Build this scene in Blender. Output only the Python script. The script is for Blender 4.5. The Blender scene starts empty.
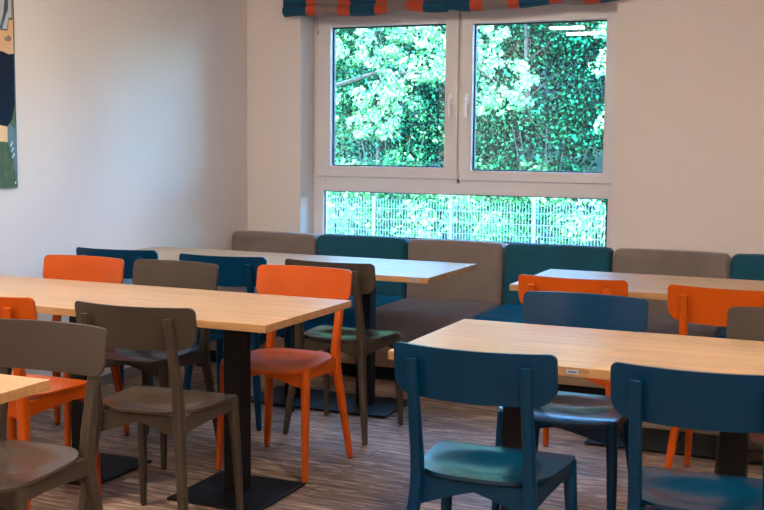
import bpy, bmesh, math, random
import numpy as np
from mathutils import Vector, Matrix
PI = math.pi
random.seed(7)
rng = np.random.default_rng(11)
sc = bpy.context.scene
COL = sc.collection

# ------------------------------------------------------------------ helpers
def tag(o, label=None, cat=None, group=None, kind=None):
    if label: o['label'] = label
    if cat: o['category'] = cat
    if group: o['group'] = group
    if kind: o['kind'] = kind
    return o

def empty(name, loc=(0, 0, 0), rz=0, label=None, cat=None, group=None, kind=None):
    o = bpy.data.objects.new(name, None)
    o.empty_display_size = .1
    COL.objects.link(o)
    o.location = loc
    o.rotation_euler = (0, 0, rz)
    return tag(o, label, cat, group, kind)

def obj(name, bm, mat, parent=None, smooth=False, bevel=0, angle=35, segs=2):
    me = bpy.data.meshes.new(name)
    bmesh.ops.recalc_face_normals(bm, faces=bm.faces[:])
    bm.to_mesh(me)
    bm.free()
    for m in (mat if isinstance(mat, (list, tuple)) else [mat]):
        me.materials.append(m)
    o = bpy.data.objects.new(name, me)
    COL.objects.link(o)
    if parent: o.parent = parent
    if smooth:
        for p in me.polygons: p.use_smooth = True
        try:
            me.set_sharp_from_angle(angle=math.radians(angle))
        except Exception:
            pass
    if bevel:
        b = o.modifiers.new('bevel', 'BEVEL')
        b.width = bevel; b.segments = segs; b.limit_method = 'ANGLE'
        b.angle_limit = math.radians(40)
        b.harden_normals = False
    return o

def box(bm, x0, x1, y0, y1, z0, z1, mi=0):
    vs = [bm.verts.new(p) for p in ((x0, y0, z0), (x1, y0, z0), (x1, y1, z0), (x0, y1, z0),
                                    (x0, y0, z1), (x1, y0, z1), (x1, y1, z1), (x0, y1, z1))]
    for f in ((0, 3, 2, 1), (4, 5, 6, 7), (0, 1, 5, 4), (1, 2, 6, 5), (2, 3, 7, 6), (3, 0, 4, 7)):
        bm.faces.new([vs[i] for i in f]).material_index = mi

def frame(bm, x0, x1, z0, z1, w, y0, y1):
    """rectangular frame in the xz plane; w = (left, right, bottom, top) widths"""
    l, r, b, t = w
    out = [(x0, z0), (x1, z0), (x1, z1), (x0, z1)]
    inn = [(x0 + l, z0 + b), (x1 - r, z0 + b), (x1 - r, z1 - t), (x0 + l, z1 - t)]
    V = {}
    for k, ring in enumerate((out, inn)):
        for j, y in enumerate((y0, y1)):
            V[k, j] = [bm.verts.new((p[0], y, p[1])) for p in ring]
    for i in range(4):
        n = (i + 1) % 4
        bm.faces.new((V[0, 0][i], V[0, 0][n], V[1, 0][n], V[1, 0][i]))
        bm.faces.new((V[0, 1][i], V[1, 1][i], V[1, 1][n], V[0, 1][n]))
        bm.faces.new((V[0, 0][i], V[0, 1][i], V[0, 1][n], V[0, 0][n]))
        bm.faces.new((V[1, 0][i], V[1, 0][n], V[1, 1][n], V[1, 1][i]))

def loft(bm, rings, n=16, cap=True, power=2.0):
    """rings: (cx, cy, cz, rx, ry) stacked in z, superellipse section"""
    prev = None; first = None
    for (cx, cy, cz, rx, ry) in rings:
        cur = []
        for i in range(n):
            a = 2 * PI * i / n
            c, s = math.cos(a), math.sin(a)
            e = 2 / power
            cur.append(bm.verts.new((cx + rx * math.copysign(abs(c) ** e, c), cy + ry * math.copysign(abs(s) ** e, s), cz)))
        if prev:
            for i in range(n):
                bm.faces.new((prev[i], prev[(i + 1) % n], cur[(i + 1) % n], cur[i]))
        else: first = cur
        prev = cur
    if cap:
        bm.faces.new(first[::-1]); bm.faces.new(prev)

def tube(bm, pts, r, n=8):
    pts = [Vector(p) for p in pts]
    rs = r if isinstance(r, (list, tuple)) else [r] * len(pts)
    prev = None; first = None
    up = Vector((0, 0, 1))
    for i, p in enumerate(pts):
        t = (pts[min(i + 1, len(pts) - 1)] - pts[max(i - 1, 0)]).normalized()
        a = t.cross(up)
        if a.length < .05: a = t.cross(Vector((1, 0, 0)))
        a.normalize(); b = t.cross(a)
        cur = [bm.verts.new(p + (a * math.cos(2 * PI * k / n) + b * math.sin(2 * PI * k / n)) * rs[i]) for k in range(n)]
        if prev:
            for k in range(n):
                bm.faces.new((prev[k], prev[(k + 1) % n], cur[(k + 1) % n], cur[k]))
        else: first = cur
        prev = cur
    bm.faces.new(first[::-1]); bm.faces.new(prev)

def lerp(a, b, t): return a + (b - a) * t

# ------------------------------------------------------------------ materials
class NT:
    def __init__(s, name):
        s.m = bpy.data.materials.new(name); s.m.use_nodes = True
        s.t = s.m.node_tree; s.t.nodes.clear()
        s.out = s.n('ShaderNodeOutputMaterial')
    def n(s, ty, **kw):
        x = s.t.nodes.new(ty)
        for k, v in kw.items():
            if k.startswith('i_'): x.inputs[k[2:].replace('_', ' ')].default_value = v
            else: setattr(x, k, v)
        return x
    def l(s, a, b): s.t.links.new(a, b)
    def bsdf(s, **kw):
        b = s.n('ShaderNodeBsdfPrincipled')
        for k, v in kw.items(): b.inputs[k].default_value = v
        s.l(b.outputs[0], s.out.inputs[0]); return b
    def coords(s, scale=(1, 1, 1), rnd=False):
        tc = s.n('ShaderNodeTexCoord'); mp = s.n('ShaderNodeMapping')
        mp.inputs['Scale'].default_value = scale
        s.l(tc.outputs['Object'], mp.inputs[0])
        if rnd:
            oi = s.n('ShaderNodeObjectInfo'); ml = s.n('ShaderNodeMath', operation='MULTIPLY')
            ml.inputs[1].default_value = 37.0
            s.l(oi.outputs['Random'], ml.inputs[0]); s.l(ml.outputs[0], mp.inputs['Location'])
        return mp.outputs[0]
    def noise(s, vec, scale=5, detail=4, rough=.5, dist=0):
        x = s.n('ShaderNodeTexNoise'); x.inputs['Scale'].default_value = scale
        x.inputs['Detail'].default_value = detail; x.inputs['Roughness'].default_value = rough
        x.inputs['Distortion'].default_value = dist
        if vec: s.l(vec, x.inputs['Vector'])
        return x.outputs['Fac']
    def ramp(s, fac, stops, interp='LINEAR'):
        r = s.n('ShaderNodeValToRGB'); r.color_ramp.interpolation = interp
        el = r.color_ramp.elements
        while len(el) < len(stops): el.new(.5)
        for e, (p, c) in zip(el, stops):
            e.position = p; e.color = (*c, 1) if len(c) == 3 else c
        s.l(fac, r.inputs[0]); return r.outputs[0]
    def mix(s, fac, a, b, blend='MIX'):
        x = s.n('ShaderNodeMix', data_type='RGBA', blend_type=blend)
        for sock, v in ((x.inputs[0], fac), (x.inputs[6], a), (x.inputs[7], b)):
            if hasattr(v, 'is_output'): s.l(v, sock)
            elif isinstance(v, (int, float)): sock.default_value = v
            else: sock.default_value = (*v, 1)
        return x.outputs[2]
    def bump(s, h, strength=.2, dist=.01, bsdf=None):
        b = s.n('ShaderNodeBump'); b.inputs['Strength'].default_value = strength
        b.inputs['Distance'].default_value = dist
        s.l(h, b.inputs['Height'])
        if bsdf: s.l(b.outputs[0], bsdf.inputs['Normal'])
        return b.outputs[0]

def hexc(h):
    h = h.lstrip('#'); v = [int(h[i:i + 2], 16) / 255 for i in (0, 2, 4)]
    return tuple(x / 12.92 if x <= .04045 else ((x + .055) / 1.055) ** 2.4 for x in v)

def plain(name, col, rough=.5, spec=.5, metal=0, bumps=None, coat=0):
    t = NT(name); b = t.bsdf(**{'Base Color': (*col, 1), 'Roughness': rough, 'Specular IOR Level': spec, 'Metallic': metal, 'Coat Weight': coat})
    if bumps: t.bump(t.noise(t.coords(), bumps[0], 3), bumps[1], bumps[2], b)
    return t.m

def paint(name, col, rough=.34, spec=.25):
    """lacquered wood: slight grain in the paint, small wear variation"""
    t = NT(name); b = t.bsdf(**{'Roughness': rough, 'Specular IOR Level': spec})
    v = t.coords((1, 1, 1), True)
    n = t.noise(v, 9, 5, .6)
    c = t.ramp(n, [(.3, tuple(x * .97 for x in col)), (.7, tuple(min(1, x * 1.03) for x in col))])
    t.l(c, b.inputs['Base Color'])
    g = t.noise(t.coords((60, 8, 60)), 3, 3, .6)
    t.bump(g, .04, .001, b)
    return t.m

M = {}
M['orange'] = paint('orange_lacquer', (.42, .066, .003), .34)
M['blue'] = paint('petrol_blue_lacquer', (.0003, .026, .068), .28, .18)
M['taupe'] = paint('taupe_lacquer', (.047, .035, .025), .34)
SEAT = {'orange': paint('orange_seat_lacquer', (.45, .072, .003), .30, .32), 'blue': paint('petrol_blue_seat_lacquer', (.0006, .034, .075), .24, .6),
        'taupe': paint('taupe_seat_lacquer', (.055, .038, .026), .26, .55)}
M['black'] = plain('black_powder_coat', (.004, .004, .004), .5, .2, bumps=(400, .15, .001))
M['plate'] = plain('black_base_plate', (.005, .005, .005), .55, .2, bumps=(300, .15, .001))
M['rubber'] = plain('dark_glide', (.02, .018, .016), .7)
M['pvc'] = plain('white_window_plastic', (.66, .64, .64), .35, .45)
M['gasket'] = plain('black_gasket', (.01, .01, .012), .6)
M['handle'] = plain('white_handle', (.9, .9, .92), .3)
M['steel'] = plain('steel', (.5, .5, .52), .3, metal=1)
M['sticker'] = plain('grey_sticker', (.30, .33, .40), .4)
M['sticker_dark'] = plain('sticker_print', (.10, .13, .20), .5)
M['skirting'] = plain('grey_skirting', (.20, .19, .19), .45)
M['cord'] = plain('blind_cord', (.25, .18, .15), .6)
M['fence'] = plain('grey_green_fence', (.05, .075, .085), .7)

def wall_mat(name, col):
    t = NT(name); b = t.bsdf(**{'Roughness': .85, 'Specular IOR Level': .25})
    v = t.coords()
    t.l(t.ramp(t.noise(v, 1.6, 3), [(.3, tuple(x * .97 for x in col)), (.7, col)]), b.inputs['Base Color'])
    h = t.noise(t.coords((1, 1, 2.6)), 55, 4, .65)
    t.bump(h, .55, .004, b)
    return t.m
M['wall'] = wall_mat('painted_wallpaper', (.69, .632, .600))
M['ceil'] = wall_mat('ceiling_paint', (.72, .70, .67))

def floor_mat():
    t = NT('vinyl_planks'); b = t.bsdf(**{'Roughness': .55, 'Specular IOR Level': .2})
    v = t.coords()
    br = t.n('ShaderNodeTexBrick'); br.offset = .37; br.offset_frequency = 2
    br.inputs['Color1'].default_value = (.9, .9, .9, 1); br.inputs['Color2'].default_value = (.25, .25, .25, 1)
    br.inputs['Mortar'].default_value = (0, 0, 0, 1)
    br.inputs['Scale'].default_value = 1; br.inputs['Mortar Size'].default_value = .0012
    br.inputs['Brick Width'].default_value = 1.2; br.inputs['Row Height'].default_value = .16
    t.l(v, br.inputs['Vector'])
    # per-plank shift of the grain
    add = t.n('ShaderNodeVectorMath', operation='ADD')
    sc_ = t.n('ShaderNodeVectorMath', operation='SCALE'); sc_.inputs['Scale'].default_value = 9
    t.l(br.outputs['Color'], sc_.inputs[0]); t.l(t.coords((2.6, 21, 1)), add.inputs[0]); t.l(sc_.outputs[0], add.inputs[1])
    g = t.noise(add.outputs[0], 2.2, 7, .68, .5)
    c = t.ramp(g, [(.30, (.034, .020, .013)), (.44, (.15, .094, .062)), (.52, (.30, .20, .138)), (.62, (.72, .53, .38))])
    c = t.mix(.45, c, t.ramp(br.outputs['Color'], [(.2, (.10, .068, .048)), (.95, (.27, .195, .145))]))
    c = t.mix(br.outputs['Fac'], c, (.03, .024, .02))
    t.l(c, b.inputs['Base Color'])
    t.bump(g, .12, .002, b)
    return t.m
M['floor'] = floor_mat()

def oak_mat(name, base, edge=False):
    t = NT(name); b = t.bsdf(**{'Roughness': .34, 'Specular IOR Level': .6})
    v = t.coords((1.1, 15, 15), True)
    g = t.noise(v, 2.0, 7, .62, .8)
    k = lambda s: tuple(x * s for x in base)
    c = t.ramp(g, [(.28, k(.55)), (.42, k(.84)), (.55, k(1.0)), (.75, k(1.2))])
    # narrow lamella joints
    lam = t.n('ShaderNodeTexBrick'); lam.offset = .43
    lam.inputs['Color1'].default_value = (1, 1, 1, 1); lam.inputs['Color2'].default_value = (.84, .83, .81, 1)
    lam.inputs['Mortar'].default_value = (.8, .78, .74, 1); lam.inputs['Mortar Size'].default_value = .0008
    lam.inputs['Brick Width'].default_value = 1.3; lam.inputs['Row Height'].default_value = .088; lam.inputs['Scale'].default_value = 1
    t.l(t.coords(), lam.inputs['Vector'])
    c = t.mix(.8, c, lam.outputs['Color'], 'MULTIPLY')
    # knots and short dark cracks along the grain
    kn = t.noise(t.coords((2.2, 17, 17), True), 1.45, 3, .5, 0)
    c = t.mix(t.ramp(kn, [(.69, (0, 0, 0)), (.76, (.8, .8, .8))]), c, k(.34))
    t.l(c, b.inputs['Base Color'])
    t.l(t.ramp(g, [(.3, (.32,) * 3), (.7, (.42,) * 3)]), b.inputs['Roughness'])
    t.bump(g, .05, .001, b)
    return t.m
M['oak'] = oak_mat('oak_table_board', (.57, .37, .20))
M['oak_edge'] = oak_mat('oak_edge_band', (.42, .225, .09))
M['oak_panel'] = oak_mat('oak_bench_panel', (.36, .24, .155))

def fabric(name, col, sheen=.3, weave=900):
    t = NT(name); b = t.bsdf(**{'Roughness': .85, 'Specular IOR Level': .3, 'Sheen Weight': sheen, 'Sheen Roughness': .5})
    v = t.coords()
    c = t.ramp(t.noise(v, 6, 4), [(.3, tuple(x * .88 for x in col)), (.7, tuple(x * 1.1 for x in col))])
    t.l(c, b.inputs['Base Color'])
    t.bump(t.noise(v, weave, 2), .35, .001, b)
    return t.m
M['fab_teal'] = fabric('teal_upholstery', (.002, .062, .100), .08)
M['fab_taupe'] = fabric('taupe_upholstery', (.165, .132, .114))
def vinyl(name, col):
    t = NT(name); b = t.bsdf(**{'Roughness': .6, 'Specular IOR Level': .15, 'Sheen Weight': .0})
    v = t.coords()
    t.l(t.ramp(t.noise(v, 7, 4), [(.3, tuple(x * .85 for x in col)), (.7, tuple(x * 1.12 for x in col))]), b.inputs['Base Color'])
    t.bump(t.noise(t.coords((1, 2.5, 1)), 9, 4, .6), .35, .02, b)
    return t.m
M['seat_blue'] = vinyl('blue_seat_upholstery', (.001, .13, .32))
M['seat_taupe'] = vinyl('grey_seat_upholstery', (.20, .185, .21))
M['bl_teal'] = fabric('blind_teal', (.001, .055, .110), .08)
M['bl_orange'] = fabric('blind_orange', (.42, .055, .015), .2)
M['bl_taupe'] = fabric('blind_taupe', (.19, .145, .14), .2)

def glass_mat():
    t = NT('window_glass')
    tr = t.n('ShaderNodeBsdfTransparent'); gl = t.n('ShaderNodeBsdfGlossy'); gl.inputs['Roughness'].default_value = 0
    tr.inputs[0].default_value = (.84, .96, .91, 1)
    fr = t.n('ShaderNodeFresnel'); fr.inputs['IOR'].default_value = 1.52
    mx = t.n('ShaderNodeMixShader')
    t.l(fr.outputs[0], mx.inputs[0]); t.l(tr.outputs[0], mx.inputs[1]); t.l(gl.outputs[0], mx.inputs[2])
    t.l(mx.outputs[0], t.out.inputs[0]); return t.m
M['glass'] = glass_mat()

def leaf_mat(name, c1, c2, c3):
    t = NT(name)
    b = t.n('ShaderNodeBsdfPrincipled'); b.inputs['Roughness'].default_value = .7; b.inputs['Specular IOR Level'].default_value = .04
    tl = t.n('ShaderNodeBsdfTranslucent'); mx = t.n('ShaderNodeMixShader'); mx.inputs[0].default_value = .3
    g = t.n('ShaderNodeNewGeometry')
    c = t.ramp(g.outputs['Random Per Island'], [(.0, c1), (.68, c2), (.88, tuple((a + b) / 2 for a, b in zip(c2, c3))), (1., c3)])
    t.l(c, b.inputs['Base Color']); t.l(c, tl.inputs[0])
    t.l(b.outputs[0], mx.inputs[1]); t.l(tl.outputs[0], mx.inputs[2]); t.l(mx.outputs[0], t.out.inputs[0])
    return t.m
M['leaf_near'] = leaf_mat('pale_green_leaves', (.06, .18, .06), (.17, .32, .13), (.42, .50, .30))
M['leaf_mid'] = leaf_mat('green_leaves', (.003, .035, .014), (.02, .11, .035), (.18, .36, .11))
M['leaf_dark'] = leaf_mat('shade_darkened_leaves', (.0001, .003, .002), (.0002, .014, .008), (.02, .28, .12))  # overhead shade of the woodland put into the leaf colour
def bark():
    t = NT('bark'); b = t.bsdf(**{'Roughness': .9})
    n = t.noise(t.coords((8, 8, 1.5)), 3, 6, .65)
    t.l(t.ramp(n, [(.3, (.006, .005, .004)), (.7, (.028, .022, .016))]), b.inputs['Base Color'])
    t.bump(n, .6, .03, b); return t.m
M['bark'] = bark()
def ground():
    t = NT('shady_ground'); b = t.bsdf(**{'Roughness': 1})
    n = t.noise(t.coords(), 3, 8, .7)
    t.l(t.ramp(n, [(.3, (.003, .012, .005)), (.6, (.008, .03, .01)), (.8, (.03, .05, .02))]), b.inputs['Base Color'])
    t.bump(n, .8, .1, b); return t.m
M['ground'] = ground()
def emit(name, col, s):
    t = NT(name); e = t.n('ShaderNodeEmission'); e.inputs[0].default_value = (*col, 1); e.inputs[1].default_value = s
    t.l(e.outputs[0], t.out.inputs[0]); return t.m

# ------------------------------------------------------------------ camera
F_PX, YAW, PIT, ROL = 1120.35, -.4157, .1012, .0092
CAM = Vector((3.9735, -6.695, 1.3952))
Fv = Vector((math.sin(YAW) * math.cos(PIT), math.cos(YAW) * math.cos(PIT), -math.sin(PIT)))
R0 = Vector((math.cos(YAW), -math.sin(YAW), 0)); U0 = R0.cross(Fv)
Rv = R0 * math.cos(ROL) + U0 * math.sin(ROL); Uv = -R0 * math.sin(ROL) + U0 * math.cos(ROL)
cd = bpy.data.cameras.new('camera'); cam = bpy.data.objects.new('camera', cd); COL.objects.link(cam)
mw = Matrix.Identity(4)
for i in range(3):
    mw[i][0], mw[i][1], mw[i][2], mw[i][3] = Rv[i], Uv[i], -Fv[i], CAM[i]
cam.matrix_world = mw
cd.sensor_width = 36; cd.lens = F_PX * 36 / 764; cd.clip_start = .05; cd.clip_end = 300
sc.camera = cam

# ------------------------------------------------------------------ room shell
RX, RY, H = 7.2, -9.6, 2.75
NX0, NX1, NZ0, NZ1, TH = .411, 2.518, .70, 2.36, .36
def struct(name, bm, m, parent=None, **k):
    o = obj(name, bm, m, parent, **k)
    if not parent: o['kind'] = 'structure'
    return o
bm = bmesh.new(); box(bm, -.3, RX + .3, RY - .3, TH, -.12, 0); struct('floor', bm, M['floor'])
bm = bmesh.new(); box(bm, -.3, RX + .3, RY - .3, TH + .5, H, H + .25); struct('ceiling', bm, M['ceil'])
bm = bmesh.new(); box(bm, -.3, 0, RY, 0, 0, H); struct('wall_left', bm, M['wall'])
bm = bmesh.new(); box(bm, RX, RX + .3, RY, 0, 0, H); struct('wall_right', bm, M['wall'])
bm = bmesh.new(); box(bm, -.3, RX + .3, RY - .3, RY, 0, H); struct('wall_front', bm, M['wall'])
bm = bmesh.new()
box(bm, -.3, NX0, 0, TH, 0, H); box(bm, NX1, RX + .3, 0, TH, 0, H)
box(bm, NX0, NX1, 0, TH, 0, NZ0); box(bm, NX0, NX1, 0, TH, NZ1, H)
struct('wall_back', bm, M['wall'])
bm = bmesh.new(); box(bm, 0, .012, RY, -.9, 0, .06); struct('baseboard_left', bm, M['skirting'], bevel=.003)
bm = bmesh.new(); box(bm, 4.6, RX, -.012, 0, 0, .06); struct('baseboard_back', bm, M['skirting'], bevel=.003)

# ------------------------------------------------------------------ window
win = empty('window_1', (1.46, .2, NZ0)); win['kind'] = 'structure'
def wobj(name, bm, m, parent=win, **k):
    for v in bm.verts: v.co -= Vector(win.location)
    return obj(name, bm, m, parent, **k)
bm = bmesh.new()
frame(bm, NX0, NX1, NZ0, NZ1, (.07, .068, .045, .09), .20, .27)
box(bm, NX0 + .07, NX1 - .068, .205, .265, 1.053, 1.16)       # transom
box(bm, 1.452, 1.48, .205, .265, 1.12, NZ1 - .05)             # mullion
wobj('window_frame', bm, M['pvc'], bevel=.004)
for (x0, x1, z0, z1, w, hx) in ((.434, 1.461, 1.152, 2.262, (.108, .090, .074, .105), 1.418),
                                (1.480, 2.482, 1.146, 2.262, (.078, .066, .065, .115), 1.528)):
    bm = bmesh.new(); frame(bm, x0, x1, z0, z1, w, .183, .245)
    s = wobj('window_sash', bm, M['pvc'], bevel=.006)
    gx0, gx1, gz0, gz1 = x0 + w[0], x1 - w[1], z0 + w[2], z1 - w[3]
    bm = bmesh.new(); frame(bm, gx0 - .004, gx1 + .004, gz0 - .004, gz1 + .004, (.012,) * 4, .222, .252)
    wobj('gasket', bm, M['gasket'], s)
    bm = bmesh.new(); box(bm, gx0, gx1, .236, .240, gz0, gz1); wobj('pane', bm, M['glass'], s)
    bm = bmesh.new(); box(bm, hx - .014, hx + .014, .172, .184, 1.635, 1.705)
    tube(bm, [(hx, .175, 1.672), (hx, .145, 1.672)], .009, 12)
    tube(bm, [(hx, .143, 1.68), (hx, .140, 1.62), (hx + .004, .142, 1.55)], [.010, .009, .008], 10)
    wobj('handle', bm, M['handle'], s, smooth=True, bevel=.002)
bm = bmesh.new(); frame(bm, .470, 2.449, .742, 1.060, (.012,) * 4, .222, .252); wobj('gasket', bm, M['gasket'])
bm = bmesh.new(); box(bm, .478, 2.445, .236, .240, .745, 1.055); wobj('pane', bm, M['glass'])
bm = bmesh.new(); box(bm, NX0, NX1, .27, TH + .06, NZ0 - .02, NZ0 + .005); wobj('outer_sill', bm, M['pvc'])

# ------------------------------------------------------------------ roman blinds
def blind(x0, x1, bounds, mats, label, zoff):
    cx = (x0 + x1) / 2
    t = empty('roman_blind', (cx, -.01, 2.45), 0, label, 'blind', 'striped roman blinds above the window')
    # profile (y, z) of the gathered folds, front to back
    prof = []
    def arc(cy, cz, ry, rz, a0, a1, n=10):
        for i in range(n + 1):
            a = math.radians(lerp(a0, a1, i / n)); prof.append((cy + ry * math.cos(a), cz + rz * math.sin(a)))
    prof.append((-.02, 2.46)); prof.append((-.055, 2.46))
    arc(-.055, 2.39, .030, .055, 90, 250, 8)
    arc(-.060, 2.315, .036, .045, 100, 255, 8)
    arc(-.062, 2.238, .042, .038, 105, 300, 12)
    prof.append((-.02, 2.225)); prof.append((-.012, 2.30))
    prof = [(-abs(y) , z) for y, z in prof]
    xs = []
    for i in range(len(bounds) - 1):
        k = max(2, int((bounds[i + 1] - bounds[i]) / .025))
        xs += [(lerp(bounds[i], bounds[i + 1], j / k), i) for j in range(k)]
    xs.append((bounds[-1], len(bounds) - 2))
    bm = bmesh.new(); cols = []
    for x, si in xs:
        u = (x - x0) / (x1 - x0)
        col = []
        for (y, z) in prof:
            low = max(0, min(1, (2.42 - z) / .2))
            sag = .008 * math.sin(PI * u * 3.1 + zoff) * low + .004 * math.sin(19 * u + zoff) * low
            puff = 1 + .12 * math.sin(23 * u + z * 9 + zoff)
            # right end tapers where the last ring pulls the cloth up
            col.append(bm.verts.new((x - cx, y * puff + .01, z + sag - 2.45 + (.030 * u ** 3 * low if x0 > 1.47 else 0))))
        cols.append(col)
    for i in range(len(cols) - 1):
        for j in range(len(prof) - 1):
            f = bm.faces.new((cols[i][j], cols[i][j + 1], cols[i + 1][j + 1], cols[i + 1][j]))
            f.material_index = xs[i][1] % len(bounds) if False else mats[xs[i][1]]
    bm.faces.new(cols[0]); bm.faces.new(cols[-1][::-1])
    bm.faces[-2].material_index if False else None
    o = obj('gathered_fabric', bm, [M['bl_teal'], M['bl_orange'], M['bl_taupe']], t, smooth=True, angle=80)
    bm = bmesh.new(); box(bm, x0 - cx, x1 - cx, -.045, .008, -.005, .03); obj('head_rail', bm, M['pvc'], t, bevel=.003)
    return t
b1 = [.335, .494, .574, .727, .813, .996, 1.073, 1.217, 1.325, 1.470]
b2 = [1.480, 1.635, 1.719, 1.872, 1.947, 2.127, 2.206, 2.345, 2.434, 2.570]
ms = [0, 1, 2, 1, 0, 1, 2, 1, 0]
blind(b1[0], b1[-1], b1, ms, 'roman blind of teal, orange and taupe stripes above the left window sash', .4)
blind(b2[0], b2[-1], b2, ms, 'roman blind of teal, orange and taupe stripes above the right window sash', 2.2)
t = empty('blind_cord', (.551, -.02, 2.1), 0, 'thin dark pull cord hanging below the left end of the left roman blind', 'cord')
bm = bmesh.new(); tube(bm, [(0, 0, .19), (0, 0, .02)], .0018, 6); obj('cord', bm, M['cord'], t)
bm = bmesh.new(); loft(bm, [(0, 0, -.012, .002, .002), (0, 0, -.004, .005, .005), (0, 0, .012, .004, .004), (0, 0, .022, .0018, .0018)], 10)
obj('bead', bm, M['cord'], t, smooth=True)

# ------------------------------------------------------------------ poster on the left wall
def poster():
    y1, y0, z0, z1 = -2.270, -3.15, 1.146, 2.35
    t = empty('poster', (0, (y0 + y1) / 2, z0), 0, 'sports poster with orange jersey and navy trousers on the left wall', 'poster')
    cy = (y0 + y1) / 2
    bm = bmesh.new(); box(bm, .0005, .012, y0 - cy, y1 - cy, 0, z1 - z0)
    mt = NT('poster_grass'); b = mt.bsdf(**{'Roughness': .6, 'Specular IOR Level': .2})
    n = mt.noise(mt.coords((1, 6, 2.5)), 9, 6, .7)
    mt.l(mt.ramp(n, [(.3, (.025, .045, .018)), (.55, (.07, .11, .04)), (.75, (.16, .19, .09))]), b.inputs['Base Color'])
    obj('printed_panel', bm, mt.m, t)
    def shape(name, pts, m, d):
        bm = bmesh.new()
        f = bm.faces.new([bm.verts.new((.012 + d * .0003, y - cy, z - z0)) for y, z in pts])
        bmesh.ops.extrude_face_region(bm, geom=[f])
        for v in list(bm.verts)[:len(pts)]: v.co.x -= .0002
        return obj(name, bm, m, t)
    navy = plain('poster_navy', (.007, .012, .030), .7, .1); org = plain('poster_orange', (.56, .25, .06), .4)
    gry = plain('poster_grey', (.34, .34, .36), .4); drk = plain('poster_outline', (.03, .02, .03), .4)
    yel = plain('poster_yellow', (.62, .30, .04), .4); brn = plain('poster_brown', (.16, .06, .02), .4)
    wht = plain('poster_white', (.7, .7, .68), .4)
    shape('printed_border', [(y1, z0), (y1, z1), (y1 - .008, z1), (y1 - .006, z0)], drk, 1)
    shape('jersey', [(-2.62, 1.78), (-2.36, 1.813), (-2.31, 1.806), (-2.278, 1.812), (-2.278, 2.35), (-2.62, 2.35)], org, 1)
    shape('trousers', [(-2.60, 1.79), (-2.36, 1.818), (-2.31, 1.806), (-2.278, 1.812), (-2.278, 1.56), (-2.30, 1.49), (-2.35, 1.43), (-2.60, 1.36)], navy, 2)
    shape('jersey_sleeve', [(-2.345, 1.880), (-2.31, 1.900), (-2.29, 1.885), (-2.30, 1.87), (-2.33, 1.868)], brn, 2)
    shape('number_outline', [(-2.42, 1.92), (-2.318, 1.920), (-2.306, 1.975), (-2.281, 1.975), (-2.280, 2.12), (-2.42, 2.12)], drk, 2)
    shape('number_stroke', [(-2.355, 1.928), (-2.322, 1.928), (-2.308, 1.985), (-2.287, 1.985), (-2.287, 2.12), (-2.305, 2.12), (-2.312, 2.02), (-2.325, 2.00)], gry, 3)
    shape('number_stroke', [(-2.42, 1.94), (-2.368, 1.94), (-2.345, 2.00), (-2.325, 2.12), (-2.42, 2.12)], gry, 3)
    shape('sock', [(-2.48, 1.38), (-2.335, 1.375), (-2.335, 1.45), (-2.48, 1.47)], yel, 3)
    shape('boot', [(-2.335, 1.37), (-2.335, 1.455), (-2.315, 1.462), (-2.285, 1.44), (-2.274, 1.30), (-2.276, 1.20), (-2.292, 1.22), (-2.312, 1.32)], drk, 4)
    for k in range(3):
        z = 1.355 - k * .028
        shape('lace', [(-2.322 + k * .006, z), (-2.305 + k * .006, z + .022), (-2.298 + k * .006, z + .018), (-2.315 + k * .006, z - .006)], gry, 5)
    shape('printed_mark', [(-2.291, 1.166), (-2.283, 1.166), (-2.283, 1.176), (-2.291, 1.176)], wht, 2)
poster()

# ------------------------------------------------------------------ bench
def cushion(bm, x0, x1, y0, y1, z0, z1, r=.035, lean=0, puff=.006, n=10):
    """soft box: superelliptic block with rounded edges and slightly crowned faces"""
    cx, cy, cz = (x0 + x1) / 2, (y0 + y1) / 2, (z0 + z1) / 2
    hx, hy, hz = (x1 - x0) / 2, (y1 - y0) / 2, (z1 - z0) / 2
    def ticks(h):
        a = [-h, -h + r * .3, -h + r * .7, -h + r]
        m = [lerp(-h + r, h - r, i / 8) for i in range(1, 8)]
        return a + m + [h - r, h - r * .7, h - r * .3, h]
    tmp = bmesh.new(); grid = {}
    X, Y, Z = ticks(hx), ticks(hy), ticks(hz)
    def P(x, y, z):
        key = (round(x, 5), round(y, 5), round(z, 5))
        if key in grid: return grid[key]
        q = Vector((max(-hx + r, min(hx - r, x)), max(-hy + r, min(hy - r, y)), max(-hz + r, min(hz - r, z))))
        d = Vector((x, y, z)) - q
        if d.length > 1e-9: p = q + d.normalized() * r
        else: p = Vector((x, y, z))
        fx, fy, fz = 1 - (x / hx) ** 2, 1 - (y / hy) ** 2, 1 - (z / hz) ** 2
        if abs(abs(y) - hy) < 1e-6: p.y += math.copysign(puff * fx ** .5 * fz ** .5 if fx > 0 and fz > 0 else 0, y)
        if abs(abs(z) - hz) < 1e-6: p.z += math.copysign(puff * fx ** .5 * fy ** .5 if fx > 0 and fy > 0 else 0, z)
        p.y += lean * (z / hz)
        v = bm.verts.new(p + Vector((cx, cy, cz))); grid[key] = v
        return v
    for s in (-1, 1):
        for A, B, f in ((X, Y, lambda a, b: (a, b, s * hz)), (X, Z, lambda a, b: (a, s * hy, b)), (Y, Z, lambda a, b: (s * hx, a, b))):
            for i in range(len(A) - 1):
                for j in range(len(B) - 1):
                    try: bm.faces.new((P(*f(A[i], B[j])), P(*f(A[i + 1], B[j])), P(*f(A[i + 1], B[j + 1])), P(*f(A[i], B[j + 1]))))
                    except ValueError: pass
    tmp.free()

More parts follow.
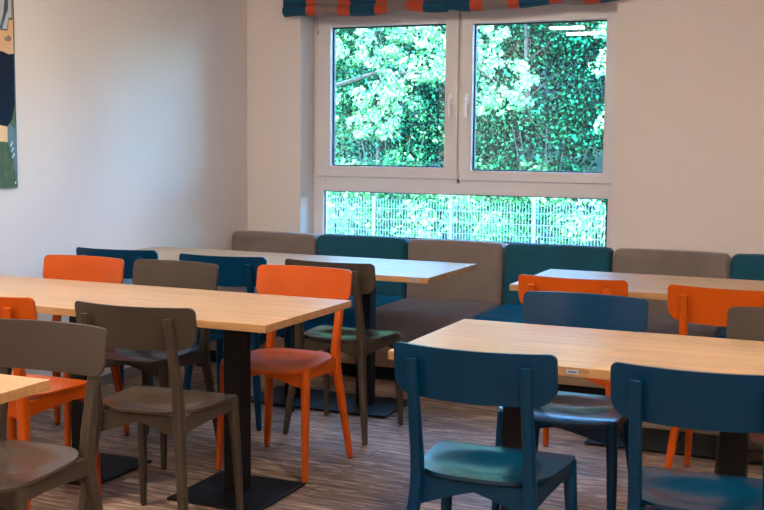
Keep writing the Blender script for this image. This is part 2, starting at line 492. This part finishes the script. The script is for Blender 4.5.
BX1 = 5.19
bench = empty('upholstered_bench', (0.004 + BX1 / 2, -.42, 0), 0, 'long wall bench with alternating teal and taupe cushions below the window', 'bench')
bo = Vector(bench.location)
def bobj(name, bm, m, **k):
    for v in bm.verts: v.co -= bo
    return obj(name, bm, m, bench, **k)
bm = bmesh.new(); box(bm, .006, BX1, -.755, -.03, 0.0, .085); bobj('plinth', bm, M['plate'])
bm = bmesh.new(); box(bm, .006, BX1, -.80, -.025, .085, .225); bobj('base_panel', bm, M['oak_panel'], bevel=.003)
bm = bmesh.new(); box(bm, .006, BX1, -.115, -.012, .225, .70); bobj('back_board', bm, M['oak_panel'], bevel=.003)
bnd = [.006, .646, 1.292, 1.922, 2.580, 3.240, 3.890, 4.540, 5.19]
for i in range(8):
    x0, x1 = bnd[i] + .003, bnd[i + 1] - .003
    bm = bmesh.new(); cushion(bm, x0, x1, -.84, -.20, .225, .425, .035)
    o = bobj('seat_cushion', bm, M['seat_blue'] if i % 2 else M['seat_taupe'], smooth=True, angle=60)
    o['label'] = 'blue seat cushion' if i % 2 else 'grey seat cushion'
    bm = bmesh.new(); cushion(bm, x0, x1, -.255, -.125, .40, .782, .034, lean=.012, puff=.008)
    o = bobj('backrest_cushion', bm, M['fab_teal'] if i % 2 else M['fab_taupe'], smooth=True, angle=60)
    o['label'] = 'teal backrest cushion' if i % 2 else 'taupe backrest cushion'

# ------------------------------------------------------------------ tables
TT = .75
def table(x0, x1, y0, y1, cols, label, group=None, zt=TT, plates=None, sticker=None, th=.028):
    cx, cy = (x0 + x1) / 2, (y0 + y1) / 2
    t = empty('dining_table', (cx, cy, 0), 0, label, 'table', group)
    bm = bmesh.new(); box(bm, x0 - cx, x1 - cx, y0 - cy, y1 - cy, zt - th, zt)
    for f in bm.faces:
        f.material_index = 0 if f.calc_center_median().z > zt - .001 or f.calc_center_median().z < zt - th + .001 else 1
    top = obj('tabletop', bm, [M['oak'], M['oak_edge']], t, bevel=.0015)
    for px in cols:
        bm = bmesh.new(); box(bm, px - cx - .04, px - cx + .04, -.04, .04, .012, zt - th - .004)
        c = obj('column', bm, M['black'], t, bevel=.006, segs=3)
        bm = bmesh.new(); box(bm, px - cx - .15, px - cx + .15, -.15, .15, zt - th - .006, zt - th)
        obj('mounting_plate', bm, M['black'], c)
    for (a, b) in (plates or [(px - .2, px + .2) for px in cols]):
        bm = bmesh.new(); box(bm, a - cx, b - cx, -.2, .2, .004, .014)
        p = obj('base_plate', bm, M['plate'], t, bevel=.004)
        for sx in (a - cx + .03, b - cx - .03):
            for sy in (-.17, .17):
                bm = bmesh.new(); loft(bm, [(sx, sy, 0, .014, .014), (sx, sy, .005, .014, .014)], 12)
                obj('glide', bm, M['rubber'], p)
    if sticker:
        sx, sw = sticker
        bm = bmesh.new(); box(bm, sx - cx - sw / 2, sx - cx + sw / 2, y0 - cy - .0012, y0 - cy, zt - .020, zt - .007)
        s = obj('edge_sticker', bm, M['sticker'], top)
        bm = bmesh.new(); box(bm, sx - cx - sw * .36, sx - cx + sw * .36, y0 - cy - .0016, y0 - cy - .0011, zt - .0165, zt - .0105)
        obj('sticker_print', bm, M['sticker_dark'], s)
    return t
table(.02, 2.038, -3.314, -2.614, [.962, 1.71], 'long oak table at left with grey, orange and taupe chairs around its two black pedestals')
table(.012, 2.038, -1.767, -1.067, [1.13, 1.555], 'oak table set against the bench in the window corner, nearest the left wall', plates=[(.92, 1.345), (1.35, 1.755)], sticker=(1.965, .045))
table(2.611, 3.241, -3.555, -2.855, [2.925], 'small square oak table at right with a grey sticker on its front edge', zt=.7505, sticker=(3.192, .036))
table(3.2425, 4.50, -3.562, -2.862, [3.612, 4.25], 'oak table at the right edge, joined to the small square table', zt=.7525)
table(2.454, 4.50, -1.806, -1.106, [2.955, 3.45, 4.2], 'long oak table by the bench at right with two orange chairs in front of it', plates=[(2.785, 3.185), (3.19, 3.65), (4.0, 4.4)])
table(.02, 1.965, -5.046, -4.346, [.9], 'oak table cut off at the lower left corner, in front of the foreground taupe chair')

# ------------------------------------------------------------------ chairs
def rounded_rows(z0, z1, W, rb, rt, n=8):
    """rows of (z, halfwidth) for a panel with rounded bottom / top corners"""
    rows = []
    for i in range(n + 1):
        a = PI / 2 * i / n; rows.append((z0 + rb * (1 - math.cos(a)), W / 2 - rb * (1 - math.sin(a))))
    for i in range(1, 6): rows.append((lerp(z0 + rb, z1 - rt, i / 6), W / 2))
    for i in range(n + 1):
        a = PI / 2 * (1 - i / n); rows.append((z1 - rt * (1 - math.cos(a)), W / 2 - rt * (1 - math.sin(a))))
    return rows

def backrest_bm():
    bm = bmesh.new(); N = 24; th = .013
    rows = rounded_rows(.698, .840, .466, .050, .020)
    F, B = [], []
    for z, hw in rows:
        f, b = [], []
        for i in range(N + 1):
            x = lerp(-hw, hw, i / N)
            u = x / .233
            y = -.246 + .052 * u * u + (.80 - z) * .15
            zz = z - .006 * (1 - u * u) * max(0, (.74 - z) / .04)
            f.append(bm.verts.new((x, y + th / 2, zz))); b.append(bm.verts.new((x, y - th / 2, zz)))
        F.append(f); B.append(b)
    R = len(rows)
    for j in range(R - 1):
        for i in range(N):
            bm.faces.new((F[j][i], F[j + 1][i], F[j + 1][i + 1], F[j][i + 1]))
            bm.faces.new((B[j][i], B[j][i + 1], B[j + 1][i + 1], B[j + 1][i]))
        bm.faces.new((F[j][0], B[j][0], B[j + 1][0], F[j + 1][0]))
        bm.faces.new((F[j][N], F[j + 1][N], B[j + 1][N], B[j][N]))
    for i in range(N):
        bm.faces.new((F[0][i], F[0][i + 1], B[0][i + 1], B[0][i]))
        bm.faces.new((F[-1][i], B[-1][i], B[-1][i + 1], F[-1][i + 1]))
    return bm

SZ = .469
def seat_bm():
    bm = bmesh.new(); N = 26; th = .012
    rows = []   # (y, halfwidth)
    y0, y1 = -.196, .208
    K = 30
    for j in range(K + 1):
        s = j / K
        s = .5 - .5 * math.cos(PI * s)
        y = lerp(y0, y1, s)
        base = lerp(.176, .206, min(1, (y - y0) / (y1 - y0) * 1.5)) + .006 * math.sin(PI * s)
        rf, rr = .060, .110
        if y > y1 - rf: d = (y - (y1 - rf)) / rf; hw = base - .07 * (1 - math.sqrt(max(0, 1 - d ** 2.2)))
        elif y < y0 + rr: d = ((y0 + rr) - y) / rr; hw = base - .095 * (1 - math.sqrt(max(0, 1 - d ** 2.2)))
        else: hw = base
        rows.append((y, hw))
    T, B = [], []
    for y, hw in rows:
        t, b = [], []
        for i in range(N + 1):
            x = lerp(-hw, hw, i / N)
            u = x / .222; v = (y - .0) / .18
            yy = y - .022 * (u * u) * (1 if y > .1 else 0) * min(1, (y - .1) / .1 if y > .1 else 0) + .018 * u * u * (1 if y < -.07 else 0) * min(1, (-.07 - y) / .08 if y < -.07 else 0)
            d = math.sqrt((u / .75) ** 2 + ((y + .02) / .13) ** 2)
            dish = -.015 * max(0, 1 - d * d) ** 1.3 if d < 1 else 0
            z = SZ + .006 * u * u + dish - .012 * max(0, (y - .13) / .08) ** 2 + .003 * max(0, (-y - .08) / .07)
            t.append(bm.verts.new((x, yy, z)))
            b.append(bm.verts.new((x * .985, yy * .985, z - th)))
        T.append(t); B.append(b)
    R = len(rows)
    for j in range(R - 1):
        for i in range(N):
            bm.faces.new((T[j][i], T[j][i + 1], T[j + 1][i + 1], T[j + 1][i]))
            bm.faces.new((B[j][i], B[j + 1][i], B[j + 1][i + 1], B[j][i + 1]))
        bm.faces.new((T[j][0], T[j + 1][0], B[j + 1][0], B[j][0]))
        bm.faces.new((T[j][N], B[j][N], B[j + 1][N], T[j + 1][N]))
    for i in range(N):
        bm.faces.new((T[0][i], B[0][i], B[0][i + 1], T[0][i + 1]))
        bm.faces.new((T[-1][i], T[-1][i + 1], B[-1][i + 1], B[-1][i]))
    return bm

def rear_leg_bm(s):
    bm = bmesh.new()
    # z, y-centre, x-centre, rx, ry
    P = [(.006, -.236, .211, .0120, .0120), (.12, -.224, .199, .0145, .0155), (.25, -.208, .184, .0160, .0180), (.36, -.193, .172, .0170, .0200),
         (.43, -.186, .165, .0175, .0215), (.48, -.186, .163, .0175, .0215), (.54, -.194, .163, .0170, .0195),
         (.62, -.211, .163, .0165, .0170), (.70, -.228, .162, .0160, .0150), (.738, -.236, .162, .0158, .0145), (.743, -.2395, .162, .0158, .0115),
         (.780, -.246, .161, .0158, .0095), (.806, -.251, .161, .0158, .0085)]
    loft(bm, [(s * x, y, z, rx, ry) for z, y, x, rx, ry in P], 20, power=3.6)
    return bm
def front_leg_bm(s):
    bm = bmesh.new()
    loft(bm, [(s * .207, .176, .006, .0125, .0125), (s * .203, .168, .15, .0155, .0155), (s * .198, .156, .30, .018, .018), (s * .193, .150, .40, .0195, .0195), (s * .191, .148, .462, .0195, .0195)], 18, power=2.2)
    return bm
def rail_bm(s):
    """side rail from front leg to rear leg, deeper towards the back"""
    bm = bmesh.new()
    pts = [(.150, .462), (-.188, .456), (-.188, .398), (-.06, .410), (.05, .416), (.150, .414)]
    n = len(pts); a = []; b = []
    for y, z in pts:
        x = lerp(.166, .190, (y + .19) / .34)
        a.append(bm.verts.new((s * (x - .010), y, z))); b.append(bm.verts.new((s * (x + .010), y, z)))
    bm.faces.new(a); bm.faces.new(b[::-1])
    for i in range(n): bm.faces.new((a[i], b[i], b[(i + 1) % n], a[(i + 1) % n]))
    return bm
def apron_bm(y, xe, deep, mid, top):
    bm = bmesh.new(); N = 16; V = []
    for i in range(N + 1):
        u = lerp(-1, 1, i / N); x = u * xe
        zb = lerp(mid, deep, abs(u) ** 1.15)
        V.append([bm.verts.new((x, yy, zz)) for yy, zz in ((y - .009, zb), (y + .009, zb), (y + .009, top), (y - .009, top))])
    for i in range(N):
        for k in range(4): bm.faces.new((V[i][k], V[i + 1][k], V[i + 1][(k + 1) % 4], V[i][(k + 1) % 4]))
    bm.faces.new(V[0][::-1]); bm.faces.new(V[-1])
    return bm

def make_chair(mat, seat_mat):
    t = empty('dining_chair')
    obj('seat', seat_bm(), seat_mat, t, smooth=True, angle=50, bevel=.004)
    obj('backrest', backrest_bm(), mat, t, smooth=True, angle=50, bevel=.004)
    for s in (-1, 1):
        for nm, f, (gx, gy) in (('rear', rear_leg_bm, (.211, -.236)), ('front', front_leg_bm, (.207, .176))):
            l = obj('leg', f(s), mat, t, smooth=True, angle=40, bevel=.002 if nm == 'rear' else 0)
            bm = bmesh.new(); loft(bm, [(s * gx, gy, 0, .010, .010), (s * gx, gy, .008, .011, .011)], 12)
            obj('glide', bm, M['rubber'], l)
        obj('side_rail', rail_bm(s), mat, t, bevel=.003)
    a = obj('apron', apron_bm(.150, .185, .385, .428, .462), mat, t, bevel=.002)
    a = obj('apron', apron_bm(-.168, .158, .375, .428, .456), mat, t, bevel=.002)
    return t
protos = {}
def copy_tree(o, parent=None):
    c = o.copy(); COL.objects.link(c)
    if parent: c.parent = parent
    for ch in list(o.children): copy_tree(ch, c)
    return c
def chair(col, x, y, rz, label, group=None):
    if col not in protos: t = protos[col] = make_chair(M[col], SEAT[col])
    else: t = copy_tree(protos[col])
    t.location = (x, y, 0); t.rotation_euler = (0, 0, rz)
    t['label'] = label; t['category'] = 'chair'
    t['group'] = {'orange': 'orange wooden chairs', 'blue': 'blue wooden chairs', 'taupe': 'taupe wooden chairs'}[col]
    return t
chair('orange', .568, -2.665, 3.12, 'orange chair on the far side of the long left table, nearest the left wall')
chair('orange', 1.684, -2.556, 3.133, 'orange chair facing the camera, at the right end of the long left table')
chair('orange', 1.056, -3.437, .01, 'orange chair at the left edge, seen from behind, partly hidden by a taupe chair back')
chair('orange', 2.831, -1.935, -.019, 'orange chair seen behind the blue backrest, left of the two orange chairs at right')
chair('orange', 3.471, -1.990, -.057, 'orange chair with its back post showing, rightmost of all the orange chairs')
chair('taupe', 1.060, -2.636, 3.10, 'taupe chair on the far side of the long left table, between two orange chairs')
chair('taupe', 1.679, -3.404, .068, 'taupe chair seen from behind in front of the long left table, full seat showing')
chair('taupe', 1.663, -1.862, -.02, 'taupe chair behind the orange chair, its seat shining pale green from the window')
chair('taupe', 3.755, -2.921, 3.14, 'taupe chair cut by the right edge, only its backrest above the table')
chair('taupe', 1.706, -4.262, 3.18, 'large foreground taupe chair at the lower left corner facing the camera')
chair('blue', .425, -1.854, .107, 'dark blue chair at the corner table, nearest the left wall, behind an orange backrest')
chair('blue', 1.069, -1.873, .09, 'dark blue chair at the corner table, between a taupe and an orange backrest')
chair('blue', 3.008, -2.865, 3.128, 'blue chair facing the camera on the far side of the square table')
chair('blue', 2.988, -3.648, .01, 'blue chair in the centre foreground seen from behind, bright green reflection on its seat')
chair('blue', 3.592, -3.655, .05, 'blue chair in the right foreground seen from behind, cut by the right edge')

# ------------------------------------------------------------------ ceiling lights (behind and above the viewer)
M['tube'] = emit('lamp_tube', (1.0, .85, .74), 98.0)
for i, (x, y) in enumerate(((.67, -5.8), (3.6, -4.5), (5.4, -8.7), (3.6, -8.7), (6.3, -4.5), (1.0, -3.9))):
    t = empty('ceiling_light', (x, y, H), 0, 'twin tube ceiling light ' + ('reflected as white streaks in the right window sash', 'above the blue foreground chairs', 'at the back of the room on the right', 'at the back of the room in the middle', 'above the far right side of the room', 'above the lower left table')[i], 'light', 'ceiling lights')
    bm = bmesh.new(); box(bm, -.30, .30, -.48, .48, -.05, 0); obj('housing', bm, M['pvc'], t, bevel=.004)
    for s in (-.36, .36):
        bm = bmesh.new(); box(bm, -.19, .19, s - .045, s + .045, -.072, -.050); obj('tube', bm, M['tube'], t)

# ------------------------------------------------------------------ outside
bm = bmesh.new()
N = 24
gv = [[bm.verts.new((lerp(-30, 16, i / N), y, z + .15 * math.sin(i * 1.7 + y))) for i in range(N + 1)]
      for y, z in ((TH + .02, -.9), (6, -.9), (11, -.9), (14, -.8), (17, .2), (21, 2.2), (26, 4.5), (34, 8.5))]
for a, b in zip(gv, gv[1:]):
    for i in range(N): bm.faces.new((a[i], a[i + 1], b[i + 1], b[i]))
struct('ground', bm, M['ground'])

def leaves_mesh(name, mat, pts, nrm, size, parent):
    """one small folded leaf (two quads) per point"""
    n = len(pts)
    a = rng.normal(size=(n, 3)); nrm = nrm / np.linalg.norm(nrm, axis=1)[:, None]
    t = np.cross(a, nrm); t /= np.linalg.norm(t, axis=1)[:, None]
    b = np.cross(nrm, t)
    s = (size * rng.uniform(.6, 1.3, n))[:, None]
    w = s * rng.uniform(.55, .85, n)[:, None]
    fold = nrm * s * .12
    V = np.stack([pts - t * s * .5, pts - t * s * .05 + b * w * .5 + fold, pts + t * s * .5, pts - t * s * .05 - b * w * .5 + fold], 1).reshape(-1, 3)
    me = bpy.data.meshes.new(name)
    idx = np.arange(n)[:, None] * 4
    tris = np.concatenate([idx + [0, 1, 2], idx + [0, 2, 3]], 1).reshape(-1, 3)
    me.from_pydata(V.tolist(), [], tris.tolist()); me.materials.append(mat)
    o = bpy.data.objects.new(name, me); COL.objects.link(o); o.parent = parent
    return o

def blobs(centres, per, spread):
    """clumps of leaves: each clump a small shell so light picks out its top"""
    P, Nn = [], []
    for c, r in centres:
        k = int(per * r * r * 10)
        d = rng.normal(size=(k, 3)); d /= np.linalg.norm(d, axis=1)[:, None]
        rad = r * rng.uniform(.55, 1.05, (k, 1))
        P.append(np.array(c) + d * rad * [1, 1, .75]); Nn.append(d + rng.normal(size=(k, 3)) * spread + [0, -.2, .45])
    return np.concatenate(P), np.concatenate(Nn)

def tree(x, y, z0, h, r, crown_z, nbl, per, leaf, mat, label, group, clump=(.3, .65), trunk_r=.06, crown_h=None):
    t = empty('tree', (x, y, z0), 0, label, 'tree', group)
    crown_h = crown_h or (h - crown_z) / 2
    cen = []
    cz = (crown_z + h) / 2
    for i in range(nbl):
        d = rng.normal(size=3); d /= np.linalg.norm(d)
        q = rng.uniform(.45, 1) ** .6
        cen.append(((d[0] * r * q, d[1] * r * q * .8, cz + d[2] * crown_h * q), rng.uniform(*clump)))
    P, Nn = blobs(cen, per, .55)
    leaves_mesh('foliage', mat, P, Nn, leaf, t)
    bm = bmesh.new()
    tube(bm, [(0, 0, -.3), (.04, .02, h * .3), (-.06, 0, h * .6), (.02, .03, h * .9)], [trunk_r * 1.2, trunk_r, trunk_r * .7, trunk_r * .25], 10)
    tr = obj('trunk', bm, M['bark'], t, smooth=True)
    for c, rr in cen[:6]:
        bm = bmesh.new()
        zb = max(h * .25, c[2] - .9)
        tube(bm, [(0, 0, min(zb, h * .8)), (c[0] * .5, c[1] * .5, (zb + c[2]) / 2 + .1), (c[0], c[1], c[2])], [trunk_r * .35, trunk_r * .22, .012], 6)
        obj('branch', bm, M['bark'], t, smooth=True)
    return t

# bright near tree: long branch with drooping sunlit clusters in front of the left sash and the middle
t = empty('tree', (-4.9, 6.6, -.9), 0, 'nearest tree with pale sunlit leaves drooping across the left window sash', 'tree')
bm = bmesh.new(); tube(bm, [(0, 0, -.2), (.05, 0, 2.4), (-.1, 0, 4.5), (0, 0, 6.4)], [.16, .13, .10, .04], 10); obj('trunk', bm, M['bark'], t, smooth=True)
br = [([(.03, 0, 2.6), (1.3, -.2, 2.75), (2.58, -.45, 3.0), (3.13, -.5, 3.14), (3.8, -.5, 3.12), (4.6, -.5, 3.25)], .050),
      ([(3.25, -.5, 3.14), (3.14, -.62, 2.9), (3.06, -.68, 2.62)], .012), ([(3.2, -.5, 3.12), (3.27, -.6, 2.95), (3.3, -.62, 2.75)], .010),
      ([(3.45, -.5, 3.13), (3.42, -.58, 2.98), (3.5, -.6, 2.8)], .011), ([(3.02, -.4, 3.1), (3.10, -.3, 3.5), (3.06, -.3, 3.9)], .014),
      ([(4.4, -.5, 3.2), (4.7, -.6, 3.0), (4.75, -.6, 2.75)], .012), ([(4.35, -.5, 3.2), (4.42, -.5, 3.5), (4.36, -.5, 3.8)], .012),
      ([(0, 0, 3.4), (1.5, .2, 4.3), (3.4, .1, 4.5), (4.8, 0, 4.4)], .05)]
for b, r0 in br:
    bm = bmesh.new(); tube(bm, b, [r0 * (1 - .75 * i / (len(b) - 1)) for i in range(len(b))], 7)
    obj('branch', bm, M['bark'], t, smooth=True)
cen = []
def fill(x0, x1, z0, z1, n, r=.095, y=-.5):
    for i in range(n): cen.append(((rng.uniform(x0, x1), y + rng.normal() * .22, rng.uniform(z0, z1)), r * rng.uniform(.6, 1.35)))
for q in ((2.5, 3.15, 3.25, 3.85, 26), (3.2, 4.15, 3.35, 3.95, 42), (3.65, 4.1, 3.05, 3.4, 12), (2.85, 3.12, 2.72, 3.02, 7), (2.88, 3.42, 2.36, 2.72, 20),
          (3.25, 3.62, 2.72, 3.14, 16), (3.95, 4.2, 2.95, 3.25, 4), (3.1, 3.4, 3.1, 3.4, 8), (4.15, 4.5, 3.2, 3.9, 10), (4.35, 4.85, 3.05, 3.62, 24), (4.85, 5.12, 2.95, 3.2, 8),
          (4.42, 5.0, 2.6, 2.92, 18), (4.3, 4.55, 2.9, 3.1, 5), (5.95, 6.12, 2.45, 2.65, 4), (5.93, 6.2, 3.3, 3.9, 9), (5.96, 6.2, 2.9, 3.25, 4), (2.2, 2.55, 2.4, 3.8, 10), (2.0, 6.5, 4.0, 4.7, 60)):
    fill(*q)
P, Nn = blobs(cen, 300, .8)
leaves_mesh('foliage', M['leaf_near'], P, Nn, .062, t)

# bright bushes just beyond the glass, in front of and behind the fence
def bush(x, y, r, h, per, leaf, mat, label, group):
    t = empty('bush', (x, y, -.9), 0, label, 'bush', group)
    c = []
    for i in range(26):
        c.append(((rng.uniform(-r, r), rng.uniform(-r * .6, r * .6), rng.uniform(.1, h)), rng.uniform(.22, .42)))
    P, Nn = blobs(c, per, .55); leaves_mesh('foliage', mat, P, Nn, leaf, t)
    for k in range(4):
        bm = bmesh.new()
        a, b = rng.uniform(-r, r) * .7, rng.uniform(-.4, .4)
        tube(bm, [(a * .2, b * .2, -.1), (a * .6, b * .6, h * .45), (a, b, h * .85)], [.03, .02, .008], 6)
        obj('stem', bm, M['bark'], t, smooth=True)
for i, (x, y, h, m) in enumerate(((-6.0, 13.0, 1.9, 'leaf_near'), (-4.6, 13.2, 2.1, 'leaf_mid'), (-3.3, 13.3, 1.5, 'leaf_near'), (-2.0, 13.0, 1.8, 'leaf_mid'), (-.7, 13.4, 1.4, 'leaf_near'), (.6, 13.0, 1.7, 'leaf_mid'))):
    bush(x, y, .95, h, 60, .10, M[m], 'sunlit shrub behind the mesh fence, ' + ('leftmost of the six', 'second of six from the left', 'third of six from the left', 'fourth of six from the left', 'fifth of six from the left', 'rightmost of the six')[i], 'shrubs behind the fence')
bush(-1.9, 14.5, 1.1, 3.1, 70, .085, M['leaf_dark'], 'tall dark shrub behind the low ones, seen low in the right window sash', 'tall shrubs below the woodland')
bush(-5.2, 14.6, 1.2, 2.9, 70, .085, M['leaf_mid'], 'tall green shrub behind the low ones, seen low in the left window sash', 'tall shrubs below the woodland')
# woodland behind
ORD = ('leftmost of the six', 'second of six from the left', 'third of six from the left', 'fourth of six from the left', 'fifth of six from the left', 'rightmost of the six')
for i, (x, y, h, r, cz, m) in enumerate(((-8.2, 16.0, 7.0, 1.8, .6, 'leaf_mid'), (-6.0, 15.6, 7.2, 1.7, .8, 'leaf_dark'), (-4.2, 16.2, 7.5, 1.8, .5, 'leaf_dark'), (-2.6, 15.4, 7.0, 1.6, .9, 'leaf_dark'), (-.9, 16.2, 7.5, 1.8, .6, 'leaf_dark'), (.7, 15.6, 7.0, 1.6, .8, 'leaf_mid'))):
    tree(x, y, -.5, h, r, cz, 85, 75, .075, M[m], 'leafy woodland tree beyond the fence, ' + ORD[i], 'woodland trees beyond the fence')
for i, (x, y) in enumerate(((-11.5, 21), (-8.8, 20), (-6.2, 21.5), (-3.8, 20), (-1.4, 21.5), (1.0, 20))):
    tree(x, y, 1.5, 10.0, 2.2, .2, 75, 30, .12, M['leaf_dark'], 'tall dark tree at the back of the woodland, ' + ORD[i], 'tall trees at the back', clump=(.6, 1.1))

# wire mesh fence
fx0, fx1, fy, fz0, fz1 = -6.3, 1.5, 12.0, -.9, .33
t = empty('mesh_fence', ((fx0 + fx1) / 2, fy, fz0), 0, 'grey double wire mesh fence seen through the lower window pane', 'fence')
cx = (fx0 + fx1) / 2
bm = bmesh.new()
x = fx0
while x < fx1:
    box(bm, x - cx - .004, x - cx + .004, -.004, .004, .03, fz1 - fz0 + .02); x += .055
z = .08
while z < fz1 - fz0:
    box(bm, fx0 - cx, fx1 - cx, -.010, -.003, z - .004, z + .004); z += .2
obj('wire_panel', bm, M['fence'], t)
for px in (-6.0, -4.45, -2.95, -1.42, .11, 1.45):
    bm = bmesh.new(); box(bm, px - cx - .03, px - cx + .03, .0, .05, -.1, fz1 - fz0 + .06); obj('post', bm, M['fence'], t, bevel=.004)

# ------------------------------------------------------------------ light
w = bpy.data.worlds.new('sky'); sc.world = w; w.use_nodes = True
nt = w.node_tree; nt.nodes.clear()
out = nt.nodes.new('ShaderNodeOutputWorld'); bg = nt.nodes.new('ShaderNodeBackground'); sky = nt.nodes.new('ShaderNodeTexSky')
sky.sky_type = 'NISHITA'; sky.sun_disc = False; sky.sun_elevation = math.radians(48); sky.sun_rotation = math.radians(200)
sky.air_density = 1.2; sky.dust_density = .6; sky.ozone_density = 4.0
bg.inputs[1].default_value = 4.0
tint = nt.nodes.new('ShaderNodeMix'); tint.data_type = 'RGBA'; tint.blend_type = 'MULTIPLY'; tint.inputs[0].default_value = 1
tint.inputs[7].default_value = (.58, .88, 1.2, 1)
nt.links.new(sky.outputs[0], tint.inputs[6]); nt.links.new(tint.outputs[2], bg.inputs[0]); nt.links.new(bg.outputs[0], out.inputs[0])
sd = bpy.data.lights.new('sun', 'SUN'); sd.energy = 19; sd.angle = math.radians(.6); sd.color = (1, .93, .72)
so = bpy.data.objects.new('sun', sd); COL.objects.link(so)
so.rotation_euler = Vector((.35, .75, -.85)).to_track_quat('-Z', 'Y').to_euler()
pd = bpy.data.lights.new('window_portal', 'AREA'); pd.shape = 'RECTANGLE'; pd.size = 2.1; pd.size_y = 1.7
try: pd.cycles.is_portal = True
except Exception: pass
po = bpy.data.objects.new('window_portal', pd); COL.objects.link(po)
po.location = (1.46, .42, 1.52); po.rotation_euler = (-PI / 2, 0, 0)

vs = sc.view_settings
vs.view_transform = 'Standard'; vs.look = 'None'; vs.gamma = 1; vs.use_curve_mapping = False
vs.exposure = 1.17
